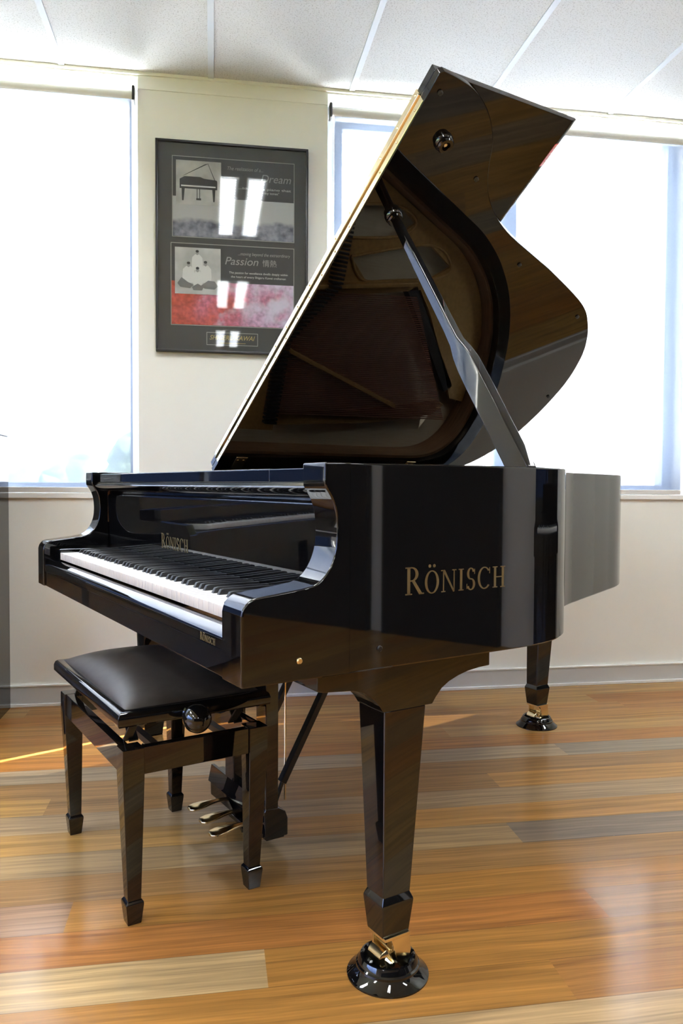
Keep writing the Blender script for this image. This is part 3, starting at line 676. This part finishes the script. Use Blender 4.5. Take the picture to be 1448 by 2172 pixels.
# ================================================================== BENCH
bx0,bx1,by0,by1,bz=-.262,.288,-.044,.288,.376
cx,cy=(bx0+bx1)/2,(by0+by1)/2
bp=toroom(cx,cy)
bench=thing('piano_bench','black polished adjustable piano bench with dark leather cushion, pushed under the keyboard','bench',tuple(bp),-PA)
off=(cx,cy,0)
for sx in (0,1):
    for sy in (0,1):
        def q(w0,ins,z,sx=sx,sy=sy):
            xa=bx0+ins if sx==0 else bx1-ins-w0; ya=by0+ins if sy==0 else by1-ins-w0
            return [(xa,ya,z),(xa+w0,ya,z),(xa+w0,ya+w0,z),(xa,ya+w0,z)]
        b=B(); b.loft([q(.046,0,bz),q(.046,0,.318),q(.029,.013,.050)],bevel=.002,seg=2,ang=20); o=b.build('leg','black',bench,off=off)
        b=B(); b.loft([q(.029,.013,.052),q(.038,.0085,.046),q(.038,.0085,.041),q(.029,.013,.0)],bevel=.0015,ang=15); b.build('leg_foot','black',o,off=off)
for (a,c,d,e) in ((bx0+.046,bx1-.046,by0+.004,by0+.024),(bx0+.046,bx1-.046,by1-.024,by1-.004),(bx0+.004,bx0+.024,by0+.046,by1-.046),(bx1-.024,bx1-.004,by0+.046,by1-.046)):
    b=B(); b.box(a,c,d,e,.318,bz,bevel=.002); b.build('apron','black',bench,off=off)
sx0,sx1,sy0,sy1=-.280,.300,-.057,.289
b=B(); b.loft([[(sx0+i,sy0+i,z),(sx1-i,sy0+i,z),(sx1-i,sy1-i,z),(sx0+i,sy1-i,z)] for i,z in ((.003,.427),(.0,.431),(.0,.445),(.003,.453),(.009,.4575),(.024,.4585))],bevel=.001,ang=60); b.build('seat_frame','black',bench,off=off,ang=50)
# cushion
b=B(); nx,ny=46,30; ux0,ux1,uy0,uy1=sx0+.022,sx1-.020,sy0+.020,sy1-.020
def hc(u,v): 
    f=lambda t:max(0.,(1-abs(t)**3.2))**.55
    g=lambda t:max(0.,1-abs(t)**2.2)
    return .046*(f(u)*f(v))*(.80+.20*g(u)*g(v))
vs=[];fs=[]
for j in range(ny+1):
    for i in range(nx+1):
        u=-math.cos(math.pi*i/nx); v=-math.cos(math.pi*j/ny)
        x=ux0+(ux1-ux0)*(u+1)/2; y=uy0+(uy1-uy0)*(v+1)/2
        vs.append((x,y,.4575+hc(u,v)))
for j in range(ny):
    for i in range(nx): k=j*(nx+1)+i; fs.append((k,k+1,k+nx+2,k+nx+1))
edge=[i for i in range(nx+1)]+[j*(nx+1)+nx for j in range(1,ny+1)]+[ny*(nx+1)+i for i in range(nx-1,-1,-1)]+[j*(nx+1) for j in range(ny-1,0,-1)]
fs.append(tuple(edge[::-1]))
b.faces_of(vs,fs); b.build('cushion','leather',bench,off=off,ang=60)
b=B(); b.tube([(-.26,.095,.420),(.30,.095,.436)],.006); 
for xx in (-.20,.22):
    for yy in (.0,.245): 
        b.bar((xx,yy,.372),(xx-.035,yy,.402),.004,.02,side=(0,1,0)); b.bar((xx-.035,yy,.402),(xx-.02,yy,.43),.004,.02,side=(0,1,0)); b.bar((xx-.01,yy-.012,.372),(xx+.05,yy-.012,.43),.004,.018,side=(0,1,0))
    b.tube([(xx-.03,-.01,.402),(xx-.03,.25,.402)],.005)
for yy in (.04,.20): b.box(bx0+.02,bx1-.02,yy-.008,yy+.008,.352,.366)
b.build('lifting_mechanism','darksteel',bench,off=off)
b=B(); b.lathe([(.0,.0),(.017,.0),(.015,.004),(.010,.012),(.013,.017),(.0215,.022),(.0275,.032),(.0295,.044),(.0275,.057),(.020,.068),(.010,.0735),(.0,.0745)],(.298,.095,.436),n=40,axis='x'); b.build('height_knob','black',bench,off=off,ang=40)
# ================================================================== UPRIGHT PIANO (left edge of the frame)
UX=-.565
up=thing('upright_piano','black polished upright piano at the left edge against the window wall','piano',(-1.31,1.25,0),0)
uo=(-1.31,1.25,0)
xa,xb=-2.055,UX
for (p,q_) in ((xa,xa+.04),(xb-.04,xb)):
    b=B(); b.prism([(1.435,0),(1.435,1.112),(1.12,1.112),(1.12,.76),(.86,.74),(.84,.70),(.84,.60),(1.12,.58),(1.12,0)],'x',p,q_,bevel=.003,ang=20); b.build('side_panel','black',up,off=uo)
b=B(); b.box(xa-.006,xb+.004,1.09,1.438,1.112,1.132,bevel=.004); b.build('top_lid','black',up,off=uo)
b=B(); b.box(xa+.04,xb-.04,1.125,1.145,.80,1.112,bevel=.002); b.build('front_panel','black',up,off=uo)
b=B(); b.box(xa+.04,xb-.04,1.14,1.16,.04,.60,bevel=.002); b.build('knee_board','black',up,off=uo)
b=B(); b.box(xa+.04,xb-.04,.85,1.14,.60,.709,bevel=.004); b.build('key_shelf','black',up,off=uo)
b=B(); b.prism([(1.04,.69),(1.04,.80),(1.125,.80),(1.125,.69)],'x',xa+.04,xb-.04); b.build('fallboard','black',up,off=uo)
b=B(); b.box(xa+.04,xb-.04,1.42,1.435,.04,1.112); b.build('back_panel','rimwood',up,off=uo)
for i in range(52):
    o=bpy.data.objects.new('white_key',WM); COL.objects.link(o); o.parent=up; o.location=(-1.31+.005-.6125+i*wk-uo[0],.87-.036-uo[1],.02)
for k in blk:
    o=bpy.data.objects.new('black_key',BM); COL.objects.link(o); o.parent=up; o.location=(-1.31+.005-.6125+k*wk-uo[0],.87-.036-uo[1],.02)
for xx in (xa+.03,xb-.07):
    b=B(); b.loft([rect(xx+.02,.875,.022,.022,.60),rect(xx+.02,.875,.016,.016,.0)],bevel=.002); b.build('leg','black',up,off=uo)
up2=dup(up); up2.location=(3.385,-.085,0); up2.rotation_euler=(0,0,R(-90)); up2['label']='black polished upright piano against the right-hand wall'; up2['group']='upright pianos'; up['group']='upright pianos'
# ================================================================== POSTER
pz0,pz1,px0,px1=1.478,2.352,.020,.656
YP=YW
post=thing('framed_poster','black-framed charcoal poster with grand piano photo and autumn leaves hanging between the windows','picture',((px0+px1)/2,YP,pz0),0)
po=((px0+px1)/2,YP,pz0)
b=B(); fw=.009
for q in ((px0,px1,pz1-fw,pz1),(px0,px1,pz0,pz0+fw),(px0,px0+fw,pz0+fw,pz1-fw),(px1-fw,px1,pz0+fw,pz1-fw)): b.box(q[0],q[1],YP-.026,YP-.001,q[2],q[3],bevel=.0015)
b.build('frame','frameblk',post,off=po)
def panel(x0,x1,z0,z1,d,mat,name,par=post):
    b=B(); b.box(x0,x1,YP-d,YP-d+.0012,z0,z1); return b.build(name,mat,par,off=po,smooth=False)
mount=panel(px0+fw,px1-fw,pz0+fw,pz1-fw,.012,'mat','mount_board')
g=panel(px0+fw,px1-fw,pz0+fw,pz1-fw,.020,'picglass','glass')
M['land1']=landscape_mat('castle_grey_print',(.07,.075,.11),(.34,.35,.42),(.50,.51,.52),2.025-pz0,.06)
M['land2']=None
def autumn():
    m,nt,bs=newmat('autumn_leaf_print'); L=nt.links; N=lambda t:nt.nodes.new(t); bs.inputs['Roughness'].default_value=.6
    tc=N('ShaderNodeTexCoord'); sp=N('ShaderNodeSeparateXYZ'); L.new(tc.outputs['Object'],sp.inputs[0])
    n1=N('ShaderNodeTexNoise'); n1.inputs['Scale'].default_value=7; n1.inputs['Detail'].default_value=3; L.new(tc.outputs['Object'],n1.inputs['Vector'])
    ad=N('ShaderNodeMath'); ad.operation='MULTIPLY_ADD'; L.new(sp.outputs['X'],ad.inputs[0]); ad.inputs[1].default_value=1.15; ad.inputs[2].default_value=.12
    a2=N('ShaderNodeMath'); L.new(ad.outputs[0],a2.inputs[0]); L.new(n1.outputs['Fac'],a2.inputs[1])
    r=N('ShaderNodeValToRGB'); cr=r.color_ramp; cr.elements[0].position=.30; cr.elements[0].color=(.52,.07,.025,1); cr.elements[1].position=.95; cr.elements[1].color=(.66,.52,.72,1)
    for p_,c_ in ((.48,(.62,.11,.10)),(.62,(.66,.18,.26)),(.78,(.62,.38,.55))): e=cr.elements.new(p_); e.color=(*c_,1)
    L.new(a2.outputs[0],r.inputs[0])
    n2=N('ShaderNodeTexNoise'); n2.inputs['Scale'].default_value=60; n2.inputs['Detail'].default_value=4; L.new(tc.outputs['Object'],n2.inputs['Vector'])
    mr=N('ShaderNodeMapRange'); mr.inputs['From Min'].default_value=.35; mr.inputs['From Max'].default_value=.65; mr.inputs['To Min'].default_value=.7; mr.inputs['To Max'].default_value=1.2; L.new(n2.outputs['Fac'],mr.inputs['Value'])
    sc=N('ShaderNodeVectorMath'); sc.operation='SCALE'; L.new(r.outputs[0],sc.inputs[0]); L.new(mr.outputs[0],sc.inputs['Scale'])
    n3=N('ShaderNodeTexNoise'); n3.inputs['Scale'].default_value=13; n3.inputs['Detail'].default_value=3; L.new(tc.outputs['Object'],n3.inputs['Vector'])
    a3=N('ShaderNodeMath'); a3.operation='MULTIPLY_ADD'; L.new(sp.outputs['X'],a3.inputs[0]); a3.inputs[1].default_value=.5; L.new(n3.outputs['Fac'],a3.inputs[2])
    m3=N('ShaderNodeMapRange'); m3.inputs['From Min'].default_value=.53; m3.inputs['From Max'].default_value=.72; m3.inputs['To Max'].default_value=.85; L.new(a3.outputs[0],m3.inputs['Value'])
    x3=N('ShaderNodeMixRGB'); L.new(m3.outputs[0],x3.inputs[0]); L.new(sc.outputs[0],x3.inputs[1]); x3.inputs[2].default_value=(.78,.72,.84,1); L.new(x3.outputs[0],bs.inputs['Base Color']); return m
M['land2']=autumn()
M['panelgrey']=pmat('dark_grey_print',(.055,.056,.058),.7)
def outline(x0,x1,z0,z1,d,name='panel_border'):
    b=B(); t=.0027
    for q in ((x0,x1,z0,z0+t),(x0,x1,z1-t,z1),(x0,x0+t,z0,z1),(x1-t,x1,z0,z1)): b.box(q[0],q[1],YP-d,YP-d+.0005,q[2],q[3])
    b.build(name,'silverline',post,off=po,smooth=False)
# upper panel
panel(.088,.597,1.958,2.290,.0128,'panelgrey','print')
panel(.090,.595,1.961,2.125,.0134,'land1','landscape_print').name='landscape_print'
outline(.087,.598,1.957,2.291,.0140)
ph=panel(.103,.289,2.092,2.274,.0142,'photoback','piano_photo')
# lower panel
panel(.082,.597,1.592,1.932,.0128,'panelgrey','print')
panel(.084,.595,1.595,1.775,.0134,'land2','autumn_print')
outline(.081,.598,1.591,1.933,.0140)
pp=panel(.098,.287,1.722,1.915,.0142,'photoback','portrait_photo')
# little generic grand piano drawing
def poly_print(polys,d,mat,name,par):
    b=B()
    for q in polys: b.prism(q,'y',YP-d,YP-d+.0004)
    b.build(name,mat,par,off=po,smooth=False)
gx,gz=.118,2.108
S_=lambda pts:[(gx+a,gz+c) for a,c in pts]
poly_print([S_([(0,.050),(.155,.050),(.155,.086),(.15,.09),(.10,.094),(.085,.10),(.02,.10),(0,.088)]),S_([(.010,.0),(.016,.0),(.021,.05),(.008,.05)]),S_([(.138,.0),(.144,.0),(.147,.05),(.134,.05)]),S_([(.070,.008),(.073,.008),(.073,.05),(.070,.05)]),S_([(.081,.008),(.084,.008),(.084,.05),(.081,.05)]),S_([(.068,.004),(.088,.004),(.088,.012),(.068,.012)]),S_([(.012,.10),(.104,.154),(.120,.158),(.020,.106)]),S_([(.115,.157),(.117,.157),(.146,.09),(.143,.09)])],.0148,'inkdark','piano_drawing',ph)
poly_print([S_([(.006,.058),(.148,.058),(.148,.064),(.006,.064)])],.0151,'inkpale','keyboard_drawing',ph)
# four seated figures in pale clothes (blurred print)
def ell(cx_,cz_,rx,rz_,k=14): return [(cx_+rx*math.cos(2*math.pi*i/k),cz_+rz_*math.sin(2*math.pi*i/k)) for i in range(k)]
fx,fz=.192,1.80
def fig(cx_,zb,w,h,lean=0.):
    return [(cx_-w*.42,zb),(cx_-w*.50,zb+h*.35),(cx_-w*.46,zb+h*.80),(cx_-w*.22,zb+h*.97),(cx_-w*.10,zb+h),(cx_+w*.10,zb+h),(cx_+w*.24,zb+h*.96),(cx_+w*.46,zb+h*.78),(cx_+w*.50,zb+h*.3),(cx_+w*.42,zb)]
poly_print([fig(.190,1.822,.046,.066)],.01470,'inkpale','figure_clothing',pp)
poly_print([fig(.154,1.768,.050,.070),fig(.226,1.770,.046,.074)],.01485,'inkpale','figure_clothing',pp)
poly_print([fig(.192,1.752,.040,.066)],.01515,'inkpale','figure_clothing',pp)
poly_print([ell(.190,1.893,.0062,.0085),ell(.154,1.842,.0066,.009),ell(.191,1.822,.0066,.009),ell(.224,1.848,.0066,.009)],.0153,'skin_ink','figure_head',pp)
poly_print([ell(.190,1.900,.0068,.0055),ell(.154,1.850,.0070,.0055),ell(.191,1.830,.0070,.0055),ell(.224,1.856,.0070,.0055)],.01545,'inkdark','figure_hair',pp)
poly_print([[(.108,1.765),(.125,1.790),(.150,1.772),(.176,1.760),(.160,1.746),(.120,1.750)],[(.205,1.758),(.235,1.780),(.262,1.778),(.276,1.758),(.262,1.744),(.220,1.746)],[(.168,1.752),(.192,1.766),(.216,1.752),(.210,1.738),(.174,1.738)]],.01530,'inkmid','figure_legs',pp)
TX=lambda body,size,mat,x,z,w=None,sh=.25,al='LEFT',bold=0.:text_mesh('print_text',body,size,mat,post,(x-po[0],-.0150,z-po[2]),(1,0,0),(0,0,1),shear=sh,width=w,align=al,bold=bold)
TX('The realization of a...',.021,'greytext',.312,2.246,.150)
TX('Dream',.046,'greytext',.452,2.204,.128)
TX('...to build a piano that',.014,'palettext',.360,2.170,.222,.0,bold=.0001)
TX('my tones"',.014,'palettext',.470,2.154,.062,.0,bold=.0001)
TX('...moving beyond the extraordinary',.019,'greytext',.358,1.893,.222)
TX('Passion',.046,'greytext',.302,1.852,.140)
TX('情熱',.032,'greytext',.462,1.852,.060,0.)
TX('The passion for excellence dwells deeply within',.0125,'palettext',.322,1.815,.248,0.,bold=.0001)
TX('the heart of every Shigeru Kawai craftsman',.0125,'palettext',.330,1.798,.232,0.,bold=.0001)
outline(.228,.444,1.512,1.566,.0140,'logo_border')
TX('SHIGERU KAWAI',.027,'goldprint',.240,1.535,.190,.3,bold=.0003)
b=B(); b.box(.285,.392,YP-.0152,YP-.0148,1.5205,1.5225); b.build('gold_rule','goldprint',post,off=po,smooth=False)
# ================================================================== OUTSIDE
b=B(); b.box(-40,40,YW+T,60,-.55,-.5); gb=struct(b.build('paving','trimwhite',smooth=False)); gb.name='ground_back'
b=B(); b.box(-60,X0-T,-40,YW+T,-.55,-.5); lw=b.build('lawn',pmat('grass',(.05,.08,.025),.9),smooth=False); tag(lw,'green lawn outside the left window','lawn',kind='stuff')
b=B(); b.box(X1+T,60,-40,YW+T,-.55,-.5); pv=b.build('paving','trimwhite',smooth=False); struct(pv)
rt=random.Random(5)
for i,(x,y,s,lab) in enumerate(((-2.6,10.,2.0,'pale tree seen faintly through the blind, left of the poster'),(-5.8,12.,2.6,'tall pale tree outside at the far left of the blind'),(-.6,13.,1.7,'small pale tree outside beside the poster wall'))):
    t=thing('garden_tree',lab,'tree',(x,y,-.5),0,'trees outside the window')
    b=B(); b.tube([(0,0,0),(.05,0,.8),(-.03,0,1.6)],[.12,.09,.05]); b.build('trunk','bark',t)
    bm=bmesh.new()
    for k in range(9):
        c=Vector((rt.uniform(-.5,.5)*s,rt.uniform(-.4,.4)*s,1.2+rt.uniform(-.1,.75)*s)); r_=rt.uniform(.30,.48)*s
        ret=bmesh.ops.create_icosphere(bm,subdivisions=3,radius=r_)
        for v in ret['verts']: v.co=v.co*(1+rt.uniform(-.16,.16))+c
    me=bpy.data.meshes.new('crown'); bm.to_mesh(me); bm.free(); me.materials.append(M['foliage']); o=bpy.data.objects.new('crown',me); COL.objects.link(o); o.parent=t
# ================================================================== LIGHT
sd_=Vector((.8755*math.cos(R(50)),.483*math.cos(R(50)),math.sin(R(50)))).normalized()
sun=bpy.data.lights.new('sun','SUN'); sun.energy=15.; sun.angle=R(.3); sun.color=(1,.93,.82)
so=bpy.data.objects.new('sun',sun); COL.objects.link(so); so.rotation_euler=sd_.to_track_quat('Z','Y').to_euler()
w=bpy.data.worlds.new('World'); SC.world=w; w.use_nodes=True; nt=w.node_tree; L=nt.links; bg=nt.nodes['Background']; N=lambda t:nt.nodes.new(t)
tc=N('ShaderNodeTexCoord'); dt=N('ShaderNodeVectorMath'); dt.operation='DOT_PRODUCT'; L.new(tc.outputs['Generated'],dt.inputs[0]); dt.inputs[1].default_value=tuple(sd_)
mr=N('ShaderNodeMapRange'); mr.inputs['From Min'].default_value=-.75; mr.inputs['From Max'].default_value=.75; L.new(dt.outputs['Value'],mr.inputs['Value'])
cr=N('ShaderNodeValToRGB'); e=cr.color_ramp; e.elements[0].color=(.24,.42,1.,1); e.elements[0].position=.15; e.elements[1].color=(.93,.97,1.,1); e.elements[1].position=.8; L.new(mr.outputs[0],cr.inputs[0])
st_=N('ShaderNodeMapRange'); st_.inputs['From Min'].default_value=.15; st_.inputs['From Max'].default_value=.9; st_.inputs['To Min'].default_value=.7; st_.inputs['To Max'].default_value=15; L.new(mr.outputs[0],st_.inputs['Value'])
L.new(cr.outputs[0],bg.inputs['Color']); L.new(st_.outputs[0],bg.inputs['Strength'])
# ================================================================== CAMERA
cam=bpy.data.cameras.new('camera'); co=bpy.data.objects.new('camera',cam); COL.objects.link(co); SC.camera=co
cam.sensor_fit='VERTICAL'; cam.sensor_height=36; cam.sensor_width=24; cam.lens=36*1648.63/2172
yaw,pit,rol=R(57.5691)-PA,R(-1.9635),R(.3036)
F=Vector((-math.sin(yaw)*math.cos(pit),math.cos(yaw)*math.cos(pit),math.sin(pit))); Rr=Vector((math.cos(yaw),math.sin(yaw),0)); U=Rr.cross(F)
R2=Rr*math.cos(rol)+U*math.sin(rol); U2=-Rr*math.sin(rol)+U*math.cos(rol)
m=Matrix((R2,U2,-F)).transposed().to_4x4(); m.translation=toroom(1.8531,-.5119,.9223); co.matrix_world=m; cam.clip_start=.05
SC.view_settings.view_transform='Standard'; SC.view_settings.look='None'; SC.view_settings.gamma=1; SC.view_settings.exposure=1.98
SC.cycles.max_bounces=10; SC.cycles.diffuse_bounces=5; SC.cycles.glossy_bounces=6; SC.cycles.transparent_max_bounces=12; SC.cycles.caustics_reflective=False; SC.cycles.caustics_refractive=False
SC.cycles.sample_clamp_indirect=8
